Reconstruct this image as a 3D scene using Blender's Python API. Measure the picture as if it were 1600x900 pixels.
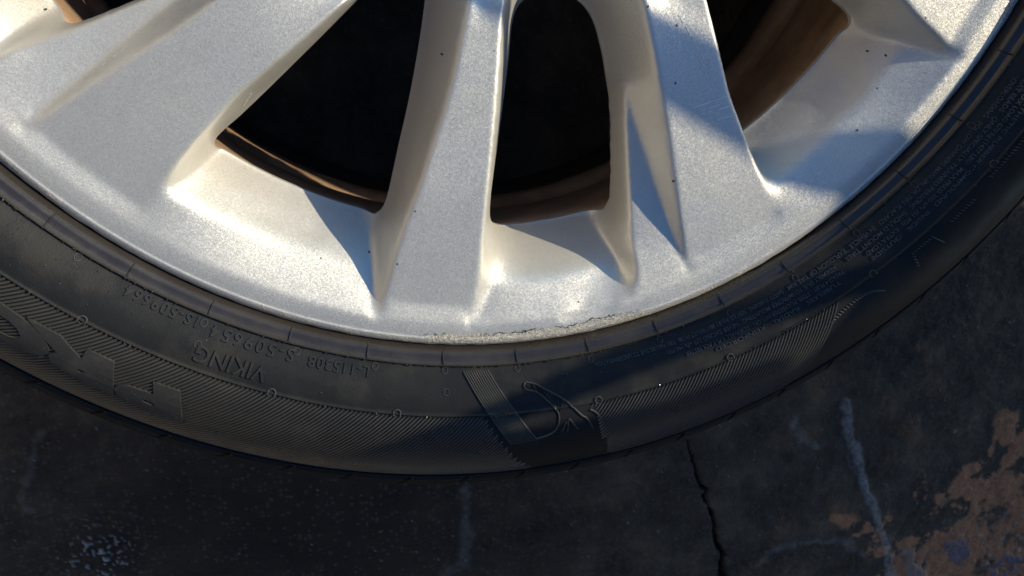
import bpy, bmesh, math, random
import numpy as np
from math import sin, cos, radians, degrees, pi, atan2, hypot
from mathutils import Vector, Matrix, noise
from mathutils.geometry import delaunay_2d_cdt

random.seed(7)
for o in list(bpy.data.objects):
    bpy.data.objects.remove(o)
scene = bpy.context.scene
COL = scene.collection

# ---------------------------------------------------------------- camera, sky, sun, exposure
S = 0.235                 # metres per wheel unit (radius of the alloy rim's edge)
GROUND = -0.955 * S       # the wheel lies flat: its outer face is at z = 0, the ground this far below
cam_data = bpy.data.cameras.new('camera')
cam = bpy.data.objects.new('camera', cam_data)
COL.objects.link(cam)
scene.camera = cam
cam_data.sensor_width = 36.0
cam_data.lens = 36.0 * 1164.0 / 1600.0
cam_data.clip_start = 0.01
cam_data.clip_end = 200.0
cx, cy, cz = (0.98419, 0.03149, 0.1743), (0.03149, 0.93727, -0.34719), (-0.1743, 0.34719, 0.92145)
cam.matrix_world = Matrix(((cx[0], cy[0], cz[0], -0.19586 * S), (cx[1], cy[1], cz[1], -0.43126 * S),
                           (cx[2], cy[2], cz[2], 1.23023 * S), (0, 0, 0, 1)))
cam_data.dof.use_dof = True
cam_data.dof.focus_distance = 1.13 * S
cam_data.dof.aperture_fstop = 45.0

SUN_DIR = Vector((1.9, 0.85, 1.0)).normalized()      # towards the sun
world = bpy.data.worlds.new('World')
scene.world = world
world.use_nodes = True
wn = world.node_tree
bg = wn.nodes['Background']
sky = wn.nodes.new('ShaderNodeTexSky')
sky.sky_type = 'NISHITA'
sky.sun_disc = False
sky.sun_elevation = math.asin(SUN_DIR.z)
sky.sun_rotation = atan2(SUN_DIR.x, SUN_DIR.y)
bg.inputs[1].default_value = 0.14
hsv = wn.nodes.new('ShaderNodeHueSaturation')
hsv.inputs['Saturation'].default_value = 1.7
wn.links.new(sky.outputs[0], hsv.inputs['Color'])
wn.links.new(hsv.outputs[0], bg.inputs[0])
sky.ozone_density = 4.0
sun_data = bpy.data.lights.new('sun', 'SUN')
sun_data.energy = 5.0
sun_data.angle = radians(0.53)
sun_data.color = (1.0, 0.90, 0.69)
sun = bpy.data.objects.new('sun', sun_data)
sun.rotation_euler = SUN_DIR.to_track_quat('Z', 'Y').to_euler()
COL.objects.link(sun)
scene.view_settings.view_transform = 'Standard'
scene.view_settings.look = 'None'
scene.view_settings.exposure = 0.05
scene.view_settings.gamma = 1.0
scene.render.engine = 'CYCLES'

# ---------------------------------------------------------------- helpers
def new_mesh(name, verts, faces, mat=None, smooth=True, normals=None):
    me = bpy.data.meshes.new(name)
    me.from_pydata([tuple(v) for v in verts], [], [tuple(f) for f in faces])
    me.update()
    if smooth:
        me.shade_smooth()
    if normals is not None:
        me.normals_split_custom_set_from_vertices([tuple(n) for n in normals])
    if mat:
        me.materials.append(mat)
    return me

def link(name, me, parent=None, loc=(0, 0, 0), rotz=0.0):
    o = bpy.data.objects.new(name, me)
    COL.objects.link(o)
    o.location = loc
    o.rotation_euler = (0, 0, rotz)
    if parent:
        o.parent = parent
    return o

def W(x, y, z):
    """wheel units (x right, y down the picture, z into the ground) to metres"""
    return (x * S, -y * S, -z * S)

class NT:
    """small node-graph builder"""
    def __init__(self, name):
        self.m = bpy.data.materials.new(name)
        self.m.use_nodes = True
        self.t = self.m.node_tree
        self.b = self.t.nodes['Principled BSDF']
        self.o = self.t.nodes['Material Output']
        self.co = self.t.nodes.new('ShaderNodeTexCoord').outputs['Object']
    def n(self, typ, **kw):
        nd = self.t.nodes.new(typ)
        for k, v in kw.items():
            setattr(nd, k, v)
        return nd
    def put(self, sock, v):
        if isinstance(v, bpy.types.NodeSocket):
            self.t.links.new(v, sock)
        else:
            sock.default_value = v
    def math(self, op, a, b=0.0, clamp=False):
        nd = self.n('ShaderNodeMath', operation=op, use_clamp=clamp)
        self.put(nd.inputs[0], a); self.put(nd.inputs[1], b)
        return nd.outputs[0]
    def noise(self, scale, detail=4, rough=0.55, vec=None, out='Fac'):
        nd = self.n('ShaderNodeTexNoise')
        nd.inputs['Scale'].default_value = scale
        nd.inputs['Detail'].default_value = detail
        nd.inputs['Roughness'].default_value = rough
        self.put(nd.inputs['Vector'], vec or self.co)
        return nd.outputs[out]
    def ramp(self, fac, stops):
        nd = self.n('ShaderNodeValToRGB')
        cr = nd.color_ramp
        while len(cr.elements) < len(stops):
            cr.elements.new(0.5)
        for e, (p, c) in zip(cr.elements, stops):
            e.position = p
            e.color = c if len(c) == 4 else (*c, 1)
        self.put(nd.inputs[0], fac)
        return nd.outputs[0]
    def mix(self, fac, a, b):
        nd = self.n('ShaderNodeMix', data_type='RGBA')
        self.put(nd.inputs['Factor'], fac)
        self.put(nd.inputs[6], a if isinstance(a, bpy.types.NodeSocket) else (*a, 1))
        self.put(nd.inputs[7], b if isinstance(b, bpy.types.NodeSocket) else (*b, 1))
        return nd.outputs[2]
    def maprange(self, v, a, b, c=0.0, d=1.0, smooth=False):
        nd = self.n('ShaderNodeMapRange')
        if smooth:
            nd.interpolation_type = 'SMOOTHSTEP'
        self.put(nd.inputs[0], v)
        for i, q in enumerate((a, b, c, d)):
            nd.inputs[i + 1].default_value = q
        return nd.outputs[0]
    def bump(self, h, dist, strength=1.0, normal=None):
        nd = self.n('ShaderNodeBump')
        nd.inputs['Strength'].default_value = strength
        nd.inputs['Distance'].default_value = dist
        self.put(nd.inputs['Height'], h)
        if normal is not None:
            self.put(nd.inputs['Normal'], normal)
        return nd.outputs[0]
    def set(self, **kw):
        names = {'color': 'Base Color', 'rough': 'Roughness', 'metal': 'Metallic', 'normal': 'Normal', 'coat': 'Coat Weight',
                 'coat_rough': 'Coat Roughness', 'coat_normal': 'Coat Normal', 'spec': 'Specular IOR Level', 'sheen': 'Sheen Weight'}
        for k, v in kw.items():
            if k == 'color' and not isinstance(v, bpy.types.NodeSocket):
                v = (*v, 1)
            self.put(self.b.inputs[names[k]], v)
        return self.m

# ---------------------------------------------------------------- materials
def silver_paint():
    g = NT('silver metallic paint')
    # aluminium flakes: every tiny cell of paint has a normal of its own
    vor = g.n('ShaderNodeTexVoronoi', feature='F1')
    g.put(vor.inputs['Vector'], g.co)
    vor.inputs['Scale'].default_value = 3400.0
    flake = vor.outputs['Color']
    sub = g.n('ShaderNodeVectorMath', operation='SUBTRACT')
    g.put(sub.inputs[0], flake); sub.inputs[1].default_value = (0.5, 0.5, 0.5)
    sc = g.n('ShaderNodeVectorMath', operation='SCALE')
    g.put(sc.inputs[0], sub.outputs[0]); sc.inputs['Scale'].default_value = FLAKE
    geo = g.n('ShaderNodeNewGeometry')
    orange = g.bump(g.noise(420, 2), 0.00004, 0.5)
    add = g.n('ShaderNodeVectorMath', operation='ADD')
    g.put(add.inputs[0], orange); g.put(add.inputs[1], sc.outputs[0])
    nrm = g.n('ShaderNodeVectorMath', operation='NORMALIZE')
    g.put(nrm.inputs[0], add.outputs[0])
    # dust, small dark chips and kerb rash (a scraped band along the rim's edge)
    sep = g.n('ShaderNodeSeparateXYZ'); g.put(sep.inputs[0], g.co)
    x, y = sep.outputs[0], sep.outputs[1]
    r = g.math('SQRT', g.math('ADD', g.math('MULTIPLY', x, x), g.math('MULTIPLY', y, y)))
    r = g.math('DIVIDE', r, S)
    return g, nrm.outputs[0], orange, r
FLAKE = 0.23

def mat_silver(rash):
    g, nrm, orange, r = silver_paint()
    base = g.mix(g.noise(35, 4), (0.62, 0.60, 0.54), (0.68, 0.66, 0.595))
    dust = g.maprange(g.noise(60, 6, 0.65), 0.52, 0.8)
    base = g.mix(g.math('MULTIPLY', dust, 0.25), base, (0.45, 0.40, 0.33))
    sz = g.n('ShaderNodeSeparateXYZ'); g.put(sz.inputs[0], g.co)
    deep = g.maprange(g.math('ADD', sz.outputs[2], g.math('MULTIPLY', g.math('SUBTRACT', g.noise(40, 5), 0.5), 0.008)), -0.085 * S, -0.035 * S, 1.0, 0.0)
    base = g.mix(g.math('MULTIPLY', deep, 0.75), base, (0.45, 0.42, 0.37))  # dust tint by depth; also stands in for warm surroundings mirrored in recesses
    v = g.n('ShaderNodeTexVoronoi', feature='F1'); v.inputs['Scale'].default_value = 130; g.put(v.inputs['Vector'], g.co)
    sepc = g.n('ShaderNodeSeparateColor'); g.put(sepc.inputs[0], v.outputs['Color'])
    spot = g.math('MULTIPLY', g.math('LESS_THAN', v.outputs['Distance'], 0.055), g.math('GREATER_THAN', sepc.outputs[0], 0.86))
    base = g.mix(g.math('MULTIPLY', spot, 0.85), base, (0.05, 0.05, 0.06))
    rough = g.maprange(g.noise(25, 5), 0.3, 0.7, 0.44, 0.54)
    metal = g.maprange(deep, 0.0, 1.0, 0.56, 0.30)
    if rash:
        geo = g.n('ShaderNodeNewGeometry')
        sepw = g.n('ShaderNodeSeparateXYZ'); g.put(sepw.inputs[0], g.co)
        ang = g.math('ARCTAN2', sepw.outputs[0], g.math('MULTIPLY', sepw.outputs[1], -1.0))      # 0 at the picture's bottom
        n1 = g.noise(150, 5, 0.7)
        n2 = g.noise(700, 4, 0.7)
        cmb = g.n('ShaderNodeCombineXYZ')
        g.put(cmb.inputs[0], g.math('MULTIPLY', ang, 260.0)); g.put(cmb.inputs[1], g.math('MULTIPLY', r, 320.0)); g.put(cmb.inputs[2], g.math('MULTIPLY', sepw.outputs[2], 900.0))
        n3 = g.noise(1.0, 5, 0.7, vec=cmb.outputs[0])
        # inner border of the scrape in wheel units, wandering; widest just right of the slim spoke's foot
        heavy = g.math('MULTIPLY', g.maprange(ang, -0.16, -0.07, smooth=True), g.maprange(ang, 0.34, 0.20, smooth=True))
        light = g.math('MULTIPLY', g.maprange(ang, -0.85, -0.62, smooth=True), g.maprange(ang, 0.55, 0.40, smooth=True))
        edge = g.math('ADD', g.math('MULTIPLY', heavy, -0.011), 0.990)
        edge = g.math('ADD', edge, g.math('MULTIPLY', g.math('SUBTRACT', n1, 0.5), 0.034))
        inside = g.maprange(g.math('SUBTRACT', r, edge), 0.0, 0.0012)
        outer = g.maprange(g.math('SUBTRACT', r, 0.9985), 0.0, 0.0015, 1.0, 0.35)
        inside = g.math('MULTIPLY', inside, outer)
        patchy = g.maprange(g.math('ADD', g.math('ADD', g.math('MULTIPLY', n1, 0.6), g.math('MULTIPLY', n3, 0.4)), g.math('MULTIPLY', heavy, 0.10)), 0.50, 0.53)
        m = g.math('MULTIPLY', g.math('MULTIPLY', inside, patchy), light)
        tan = g.ramp(g.math('ADD', g.math('MULTIPLY', n2, 0.5), g.math('MULTIPLY', n3, 0.5)), [(0.36, (0.12, 0.105, 0.08)), (0.46, (0.42, 0.39, 0.32)), (0.66, (0.78, 0.76, 0.70))])
        base = g.mix(m, base, tan)
        # torn paint line at the scrape's inner border
        d = g.math('ABSOLUTE', g.math('SUBTRACT', r, g.math('SUBTRACT', edge, 0.0006)))
        line = g.math('MULTIPLY', g.math('MULTIPLY', g.math('LESS_THAN', d, 0.0011), g.maprange(g.noise(95, 2), 0.44, 0.5)), heavy)
        base = g.mix(line, base, (0.03, 0.025, 0.02))
        rough = g.math('ADD', rough, g.math('MULTIPLY', m, 0.35), True)
        metal = g.math('MULTIPLY', g.math('SUBTRACT', 1.0, m), metal)
        h = g.math('MULTIPLY', m, g.math('ADD', n2, n3))
        bn = g.bump(h, 0.0009, 0.9, nrm)
        nrm = bn
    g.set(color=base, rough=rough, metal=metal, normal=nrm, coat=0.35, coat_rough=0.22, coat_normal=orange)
    return g.m

def mat_rubber(name, base=(0.022, 0.021, 0.020), rough=0.46, dusty=0.3, bumpd=0.00012, spec=0.24):
    g = NT(name)
    dust = g.maprange(g.noise(45, 7, 0.65), 0.48, 0.80)
    spk = g.maprange(g.noise(900, 2, 0.5), 0.70, 0.76)
    col = g.mix(g.math('MULTIPLY', dust, dusty), base, (0.11, 0.095, 0.075))
    col = g.mix(g.math('MULTIPLY', spk, dusty * 0.8), col, (0.22, 0.20, 0.17))
    r = g.math('ADD', g.maprange(g.noise(90, 5), 0.3, 0.7, rough - 0.06, rough + 0.08), g.math('MULTIPLY', dust, 0.15))
    nb = g.bump(g.noise(1300, 3, 0.6), bumpd, 0.55, g.bump(g.noise(160, 4), 0.0003, 0.35))
    g.set(color=col, rough=r, normal=nb, spec=spec)
    return g.m

def mat_barrel():
    g = NT('brake dust on cast alloy')
    c = g.ramp(g.noise(55, 6, 0.65), [(0.3, (0.26, 0.16, 0.10)), (0.55, (0.42, 0.27, 0.17)), (0.8, (0.52, 0.36, 0.24))])
    # brake dust thick near the face, the deep part of the barrel nearly black
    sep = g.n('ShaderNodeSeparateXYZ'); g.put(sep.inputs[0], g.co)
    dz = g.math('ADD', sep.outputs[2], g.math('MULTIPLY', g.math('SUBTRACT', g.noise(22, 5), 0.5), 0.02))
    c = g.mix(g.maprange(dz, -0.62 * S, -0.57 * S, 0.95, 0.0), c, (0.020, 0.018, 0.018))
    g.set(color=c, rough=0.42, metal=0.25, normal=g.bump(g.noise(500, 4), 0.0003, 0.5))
    return g.m

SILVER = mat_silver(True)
RUBBER = mat_rubber('sidewall rubber', (0.014, 0.0140, 0.0132), 0.42, 0.12)
BAND = mat_rubber('smooth bead rubber', (0.030, 0.025, 0.021), 0.27, 0.10, 0.00004, 0.45)
LETTER = mat_rubber('raised letter rubber', (0.020, 0.0197, 0.019), 0.42, 0.20)
SMALLTEXT = mat_rubber('small raised text rubber', (0.055, 0.054, 0.051), 0.24, 0.40, 0.00005, 0.7)
RIB = mat_rubber('light rib crests', (0.058, 0.056, 0.050), 0.32, 0.30, 0.00005, 0.45)  # ribs and raised marks, lighter and glossier than the sidewall
BIGLETTER = mat_rubber('scuffed large letter rubber', (0.045, 0.044, 0.041), 0.45, 1.0)
BARREL = mat_barrel()
BAND.node_tree.nodes['Principled BSDF'].inputs['Coat Weight'].default_value = 0.35
BAND.node_tree.nodes['Principled BSDF'].inputs['Coat Roughness'].default_value = 0.10
# ---------------------------------------------------------------- the cast alloy face
# control points of one 72 degree sector in wheel units (x, y, depth below the rim's face)
PTS = {
  'ridge': [(0.3654,0.8665,0.000), (0.3365,0.7575,0.000), (0.3017,0.6106,0.003), (0.2690,0.5049,0.007), (0.2403,0.4062,0.013), (0.2069,0.2861,0.020)],
  'flank': [(0.5166,0.7312,0.000), (0.4871,0.6885,0.000), (0.4504,0.6204,0.002), (0.4146,0.5553,0.006), (0.3605,0.4071,0.014), (0.3089,0.2792,0.021)],
  'valley': [(0.3654,0.8665,0.000), (0.3164,0.7470,0.030), (0.2693,0.6287,0.050), (0.2366,0.5424,0.068)],
  'wall_b': [(0.2528,0.9122,0.000), (0.2619,0.8898,0.000), (0.2618,0.8441,0.012), (0.2586,0.8115,0.026), (0.2470,0.7202,0.045), (0.2364,0.6188,0.058), (0.2345,0.5640,0.066), (0.2366,0.5424,0.068)],
  'shelf_b_rim': [(0.2306,0.9266,0.000), (0.2068,0.9372,0.000), (0.1583,0.9523,-0.002)],
  'shelf_b_low': [(0.2568,0.8668,0.055), (0.2570,0.8866,0.027), (0.2465,0.9017,0.010), (0.2215,0.9215,0.004), (0.1765,0.9389,0.001), (0.1343,0.9530,-0.001)],
  'crease_b': [(0.2568,0.8668,0.055), (0.2359,0.8704,0.052), (0.1633,0.8790,0.035), (0.0766,0.8900,0.024), (0.0027,0.8912,0.020)],
  'slim_right': [(0.0136,0.4137,0.020), (0.0088,0.5108,0.012), (0.0030,0.6125,0.006), (-0.0064,0.7192,0.000), (-0.0145,0.8099,0.000), (-0.0235,0.8807,0.000), (-0.0308,0.9292,0.000), (-0.0400,0.9591,-0.002)],
  'slim_foot': [(0.0027,0.8912,0.020), (-0.0070,0.9054,0.016), (-0.0146,0.9260,0.009), (-0.0268,0.9476,0.002)],
  'slim_left': [(-0.0436,0.4156,0.020), (-0.0589,0.4829,0.014), (-0.0745,0.5521,0.010), (-0.1011,0.6285,0.005), (-0.1230,0.6965,0.000), (-0.1439,0.7486,0.000), (-0.1691,0.8259,0.000), (-0.1846,0.8814,0.000), (-0.2038,0.9358,0.000)],
  'crease_a': [(-0.5200,0.7183,0.005), (-0.4895,0.7395,0.010), (-0.4607,0.7577,0.016), (-0.4095,0.7866,0.023), (-0.3564,0.8120,0.030), (-0.2755,0.8429,0.038), (-0.2078,0.8621,0.046)],
  'blend_a': [(-0.2018,0.7844,0.114), (-0.2063,0.8149,0.090), (-0.2038,0.8402,0.066), (-0.2012,0.8625,0.046), (-0.2037,0.9009,0.022), (-0.2038,0.9358,0.000)],
  'foot_a': [(-0.4645,0.6633,0.125), (-0.4914,0.6890,0.060), (-0.5172,0.7154,0.004)],
  'blend_b': [(0.2172,0.7928,0.158), (0.2276,0.8199,0.118), (0.2411,0.8436,0.084), (0.2568,0.8668,0.055)],
  'mid_a': [(-0.4792,0.7105,0.055), (-0.4414,0.7346,0.058), (-0.3757,0.7703,0.069), (-0.3071,0.8001,0.075), (-0.2414,0.8150,0.078)],
  'hub_face': [(0.0775,0.3543,0.030), (0.0139,0.3575,0.022), (0.1326,0.3515,0.035), (-0.0462,0.3598,0.022)],
  'hole_a': [(-0.4645,0.6633,0.125), (-0.4539,0.6697,0.126), (-0.4143,0.6948,0.126), (-0.3768,0.7159,0.126), (-0.3419,0.7332,0.126), (-0.2756,0.7606,0.126), (-0.2207,0.7783,0.126), (-0.2018,0.7844,0.114), (-0.1888,0.7757,0.117), (-0.1803,0.7598,0.120), (-0.1712,0.7301,0.130), (-0.1557,0.6676,0.140), (-0.1335,0.5768,0.140), (-0.1143,0.4792,0.140), (-0.1048,0.4166,0.140), (-0.0968,0.3561,0.140), (-0.0998,0.3287,0.140), (-0.1135,0.3196,0.140), (-0.1296,0.3359,0.140), (-0.1728,0.3789,0.140), (-0.2165,0.4204,0.140), (-0.3143,0.5123,0.140), (-0.4217,0.6116,0.130), (-0.4484,0.6341,0.127), (-0.4621,0.6490,0.125)],
  'hole_b': [(0.2362,0.7867,0.138), (0.2172,0.7928,0.158), (0.1649,0.8053,0.158), (0.1267,0.8122,0.158), (0.0629,0.8196,0.158), (0.0238,0.8151,0.155), (0.0152,0.7983,0.150), (0.0167,0.7543,0.150), (0.0218,0.7052,0.150), (0.0321,0.6032,0.140), (0.0422,0.5045,0.140), (0.0462,0.4484,0.140), (0.0556,0.4217,0.140), (0.0734,0.4055,0.135), (0.1004,0.3974,0.130), (0.1347,0.3983,0.130), (0.1607,0.4078,0.130), (0.1766,0.4200,0.130), (0.1921,0.4408,0.130), (0.2065,0.4750,0.130), (0.2212,0.5185,0.140), (0.2279,0.5571,0.140), (0.2369,0.6549,0.140), (0.2437,0.7414,0.140), (0.2431,0.7717,0.139)],
}
TH0, TH1 = -25.0, 47.0

def rot2(p, deg):
    a = radians(deg)
    return (p[0] * cos(a) + p[1] * sin(a), -p[0] * sin(a) + p[1] * cos(a)) + tuple(p[2:])

def smooth_loop(pts, n=5):
    out = []
    N = len(pts)
    P = [np.array(p[:2]) for p in pts]
    for i in range(N):
        p0, p1, p2, p3 = P[i - 1], P[i], P[(i + 1) % N], P[(i + 2) % N]
        d = [max(1e-4, np.linalg.norm(b - a)) ** 0.5 for a, b in ((p0, p1), (p1, p2), (p2, p3))]
        t0, t1, t2, t3 = 0, d[0], d[0] + d[1], sum(d)
        for k in range(n):
            t = t1 + (t2 - t1) * k / n
            A1 = (t1 - t) / (t1 - t0) * p0 + (t - t0) / (t1 - t0) * p1
            A2 = (t2 - t) / (t2 - t1) * p1 + (t - t1) / (t2 - t1) * p2
            A3 = (t3 - t) / (t3 - t2) * p2 + (t - t2) / (t3 - t2) * p3
            B1 = (t2 - t) / (t2 - t0) * A1 + (t - t0) / (t2 - t0) * A2
            B2 = (t3 - t) / (t3 - t1) * A2 + (t - t1) / (t3 - t1) * A3
            out.append((t2 - t) / (t2 - t1) * B1 + (t - t1) / (t2 - t1) * B2)
    return np.array(out)

def poly_sdf(X, Y, poly):
    """signed distance, negative inside"""
    best = np.full(X.shape, 9.0)
    inside = np.zeros(X.shape, bool)
    n = len(poly)
    for i in range(n):
        x1, y1 = poly[i]; x2, y2 = poly[(i + 1) % n]
        dx, dy = x2 - x1, y2 - y1
        L = dx * dx + dy * dy + 1e-12
        t = np.clip(((X - x1) * dx + (Y - y1) * dy) / L, 0, 1)
        best = np.minimum(best, np.hypot(X - x1 - t * dx, Y - y1 - t * dy))
        c = ((y1 > Y) != (y2 > Y))
        with np.errstate(divide='ignore', invalid='ignore'):
            xi = x1 + (Y - y1) * dx / (dy if abs(dy) > 1e-12 else 1e-12)
        inside ^= c & (X < xi)
    return np.where(inside, -best, best)

# --- triangulated control surface -> height raster
GX0, GX1, GY0, GY1, H = -0.60, 0.86, 0.05, 1.06, 0.0022
gx = np.arange(GX0, GX1, H); gy = np.arange(GY0, GY1, H)
XX, YY = np.meshgrid(gx, gy)
cv, ce, cz_ = [], [], []
def add_line(pts, closed=False):
    i0 = len(cv)
    for p in pts:
        cv.append((p[0], p[1])); cz_.append(p[2])
    for i in range(len(pts) - 1):
        ce.append((i0 + i, i0 + i + 1))
    if closed:
        ce.append((i0 + len(pts) - 1, i0))
for k in (-1, 0, 1):
    for nm, pts in PTS.items():
        q = [rot2(p, 72 * k) for p in pts]
        if nm == 'hub_face':
            for p in q:
                cv.append(p[:2]); cz_.append(p[2])
        else:
            add_line(q, nm.startswith('hole'))
for k in (-1, 0, 1):
    for a0_, a1_ in ((-11.0, -3.0), (17.0, 34.5)):
        add_line([(0.928 * sin(radians(t + 72 * k)), 0.928 * cos(radians(t + 72 * k)), 0.0) for t in np.linspace(a0_, a1_, 9)])
for rr, zz, st in ((0.958, -0.010, 3), (0.976, -0.011, 3), (1.05, -0.008, 4), (0.27, 0.024, 12), (0.14, 0.03, 18), (0.02, 0.03, 60)):
    add_line([(rr * sin(radians(k * st)), rr * cos(radians(k * st)), zz) for k in range(int(round(360 / st)))], True)
ov, oe, of, ovi, oei, ofi = delaunay_2d_cdt([Vector(v) for v in cv], ce, [], 0, 1e-5)
oz = []
for v, src in zip(ov, ovi):
    if src:
        oz.append(sum(cz_[i] for i in src) / len(src))
    else:   # a crossing made by the triangulation: nearest control heights
        ds = sorted((hypot(v.x - c[0], v.y - c[1]), z) for c, z in zip(cv, cz_))[:2]
        oz.append(sum(z / (d + 1e-6) for d, z in ds) / sum(1 / (d + 1e-6) for d, z in ds))
Z = np.zeros(XX.shape)
for f in of:
    f = list(f)
    for j in range(1, len(f) - 1):
        a, b, c = f[0], f[j], f[j + 1]
        (x1, y1), (x2, y2), (x3, y3) = ov[a], ov[b], ov[c]
        i0 = max(0, int((min(x1, x2, x3) - GX0) / H)); i1 = min(len(gx), int((max(x1, x2, x3) - GX0) / H) + 2)
        j0 = max(0, int((min(y1, y2, y3) - GY0) / H)); j1 = min(len(gy), int((max(y1, y2, y3) - GY0) / H) + 2)
        if i0 >= i1 or j0 >= j1:
            continue
        D = (y2 - y3) * (x1 - x3) + (x3 - x2) * (y1 - y3)
        if abs(D) < 1e-12:
            continue
        X = XX[j0:j1, i0:i1]; Y = YY[j0:j1, i0:i1]
        l1 = ((y2 - y3) * (X - x3) + (x3 - x2) * (Y - y3)) / D
        l2 = ((y3 - y1) * (X - x3) + (x1 - x3) * (Y - y3)) / D
        l3 = 1 - l1 - l2
        m = (l1 >= -1e-6) & (l2 >= -1e-6) & (l3 >= -1e-6)
        zz = l1 * oz[a] + l2 * oz[b] + l3 * oz[c]
        Z[j0:j1, i0:i1][m] = zz[m]

# relax the triangulated surface: heights stay put on the control lines, between them the metal spans them smoothly
fixed = np.zeros(XX.shape, bool); fz = np.zeros(XX.shape); fn = np.zeros(XX.shape)
for a, b in ce:
    (x1, y1), (x2, y2) = cv[a], cv[b]
    n = max(2, int(hypot(x2 - x1, y2 - y1) / (H * 0.4)))
    for k in range(n + 1):
        t = k / n
        i = int(round((x1 + (x2 - x1) * t - GX0) / H)); j = int(round((y1 + (y2 - y1) * t - GY0) / H))
        if 0 <= i < len(gx) and 0 <= j < len(gy):
            fz[j, i] += cz_[a] + (cz_[b] - cz_[a]) * t; fn[j, i] += 1
fixed = fn > 0
Z[fixed] = fz[fixed] / fn[fixed]
Zfix = Z.copy()
for it in range(1300):
    N = Z.copy()
    N[1:-1, 1:-1] = 0.25 * (Z[:-2, 1:-1] + Z[2:, 1:-1] + Z[1:-1, :-2] + Z[1:-1, 2:])
    N[fixed] = Zfix[fixed]
    Z = N

def blur(A, sig):
    s = sig / H
    n = int(3 * s) + 1
    k = np.exp(-0.5 * (np.arange(-n, n + 1) / s) ** 2); k /= k.sum()
    B = np.pad(A, n, mode='edge')
    B = np.apply_along_axis(lambda r: np.convolve(r, k, 'valid'), 1, B)
    B = np.apply_along_axis(lambda r: np.convolve(r, k, 'valid'), 0, B)
    return B

def near_lines(lines, width):
    D = np.full(XX.shape, 9.0)
    for k in (-1, 0, 1):
        for pts in lines:
            q = [rot2(p, 72 * k) for p in pts]
            for (x1, y1, *_), (x2, y2, *_) in zip(q[:-1], q[1:]):
                dx, dy = x2 - x1, y2 - y1
                t = np.clip(((XX - x1) * dx + (YY - y1) * dy) / (dx * dx + dy * dy + 1e-12), 0, 1)
                D = np.minimum(D, np.hypot(XX - x1 - t * dx, YY - y1 - t * dy))
    return np.exp(-(D / width) ** 2)
Zs = blur(Z, 0.0045)
Zw = blur(Z, 0.0078)
soft = near_lines([PTS['crease_a'][:-1], PTS['crease_b'][2:], PTS['shelf_b_rim'][1:], PTS['slim_foot'], PTS['mid_a']], 0.020)
Zm = blur(Z, 0.0075)
soft2 = near_lines([PTS['foot_a'], PTS['blend_a'][1:], PTS['blend_b'], PTS['shelf_b_low']], 0.016)
ZH = Zs * (1 - soft) + Zw * soft
ZH = ZH * (1 - soft2) + Zm * soft2
gzy, gzx = np.gradient(ZH, H)

def samp(A, X, Y):
    fx = np.clip((X - GX0) / H, 0, len(gx) - 1.001); fy = np.clip((Y - GY0) / H, 0, len(gy) - 1.001)
    i = fx.astype(int); j = fy.astype(int); u = fx - i; v = fy - j
    return (A[j, i] * (1 - u) + A[j, i + 1] * u) * (1 - v) + (A[j + 1, i] * (1 - u) + A[j + 1, i + 1] * u) * v

holes = []
for k, nm in ((0, 'hole_a'), (1, 'hole_a'), (0, 'hole_b')):
    holes.append(smooth_loop([rot2(p, 72 * k) for p in PTS[nm]], 4))

NT_, NR = 400, 270
ths = np.linspace(radians(TH0), radians(TH1), NT_ + 1)
rs = np.concatenate([np.linspace(0.10, 0.40, 40, endpoint=False), np.linspace(0.40, 0.984, NR - 40)])
# the rolled lip beyond the heightfield: (radius, depth)
lip = []
for k in range(1, 15):
    a = k / 14 * radians(150)
    lip.append((0.984 + 0.021 * sin(min(a, pi / 2)) - (0.010 * (1 - sin(a)) if a > pi / 2 else 0), -0.0085 + 0.014 * (1 - cos(a))))
lip.append((0.985, 0.040))
TT, RR = np.meshgrid(ths, rs, indexing='ij')
X = RR * np.sin(TT); Y = RR * np.cos(TT)
SD = np.minimum.reduce([poly_sdf(X, Y, h) for h in holes])
Zv = samp(ZH, X, Y); NX = samp(gzx, X, Y); NY = samp(gzy, X, Y)
fade = np.clip((RR - 0.968) / 0.014, 0, 1)
Zv = Zv * (1 - fade) - 0.0085 * fade; NX = NX * (1 - fade); NY = NY * (1 - fade)

# which part a cell belongs to
def ang_of(x, y):
    return degrees(atan2(x, y))
slim_poly = np.array([p[:2] for p in PTS['slim_right']][::-1] + [p[:2] for p in PTS['slim_left']])
def part_of(x, y):
    r = hypot(x, y); a = ang_of(x, y)
    if r < 0.335:
        return 'hub'
    if r > 0.945:
        return 'rim_face'
    # slim spoke: between hole a and hole b; wide spoke: between hole b and the next hole a
    if r > 0.80:
        if poly_in(x, y, slim_foot_poly):
            return 'slim_spoke'
        if poly_in(x, y, wide_foot_poly):
            return 'wide_spoke'
        return 'rim_face'
    return 'slim_spoke' if a < 13.0 and a > -25 and side_slim(x, y) else 'wide_spoke'
def poly_in(x, y, P):
    ins = False
    n = len(P)
    for i in range(n):
        x1, y1 = P[i]; x2, y2 = P[(i + 1) % n]
        if (y1 > y) != (y2 > y) and x < x1 + (y - y1) * (x2 - x1) / (y2 - y1):
            ins = not ins
    return ins
def side_slim(x, y):
    return x < 0.11
slim_foot_poly = [(-0.189, 0.776), (-0.208, 0.863), (-0.2048, 0.93), (-0.2038, 0.95), (-0.04, 0.96), (-0.0067, 0.8909), (0.0027, 0.89), (0.0152, 0.798), (0.0152, 0.75), (-0.18, 0.73)]
wide_foot_poly = [(0.2362, 0.7867), (0.2374, 0.8413), (0.257, 0.867), (0.2517, 0.9124), (0.2306, 0.9266), (0.55, 0.80), (0.5166, 0.7312), (0.497, 0.67), (0.40, 0.60), (0.23, 0.70)]

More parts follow.
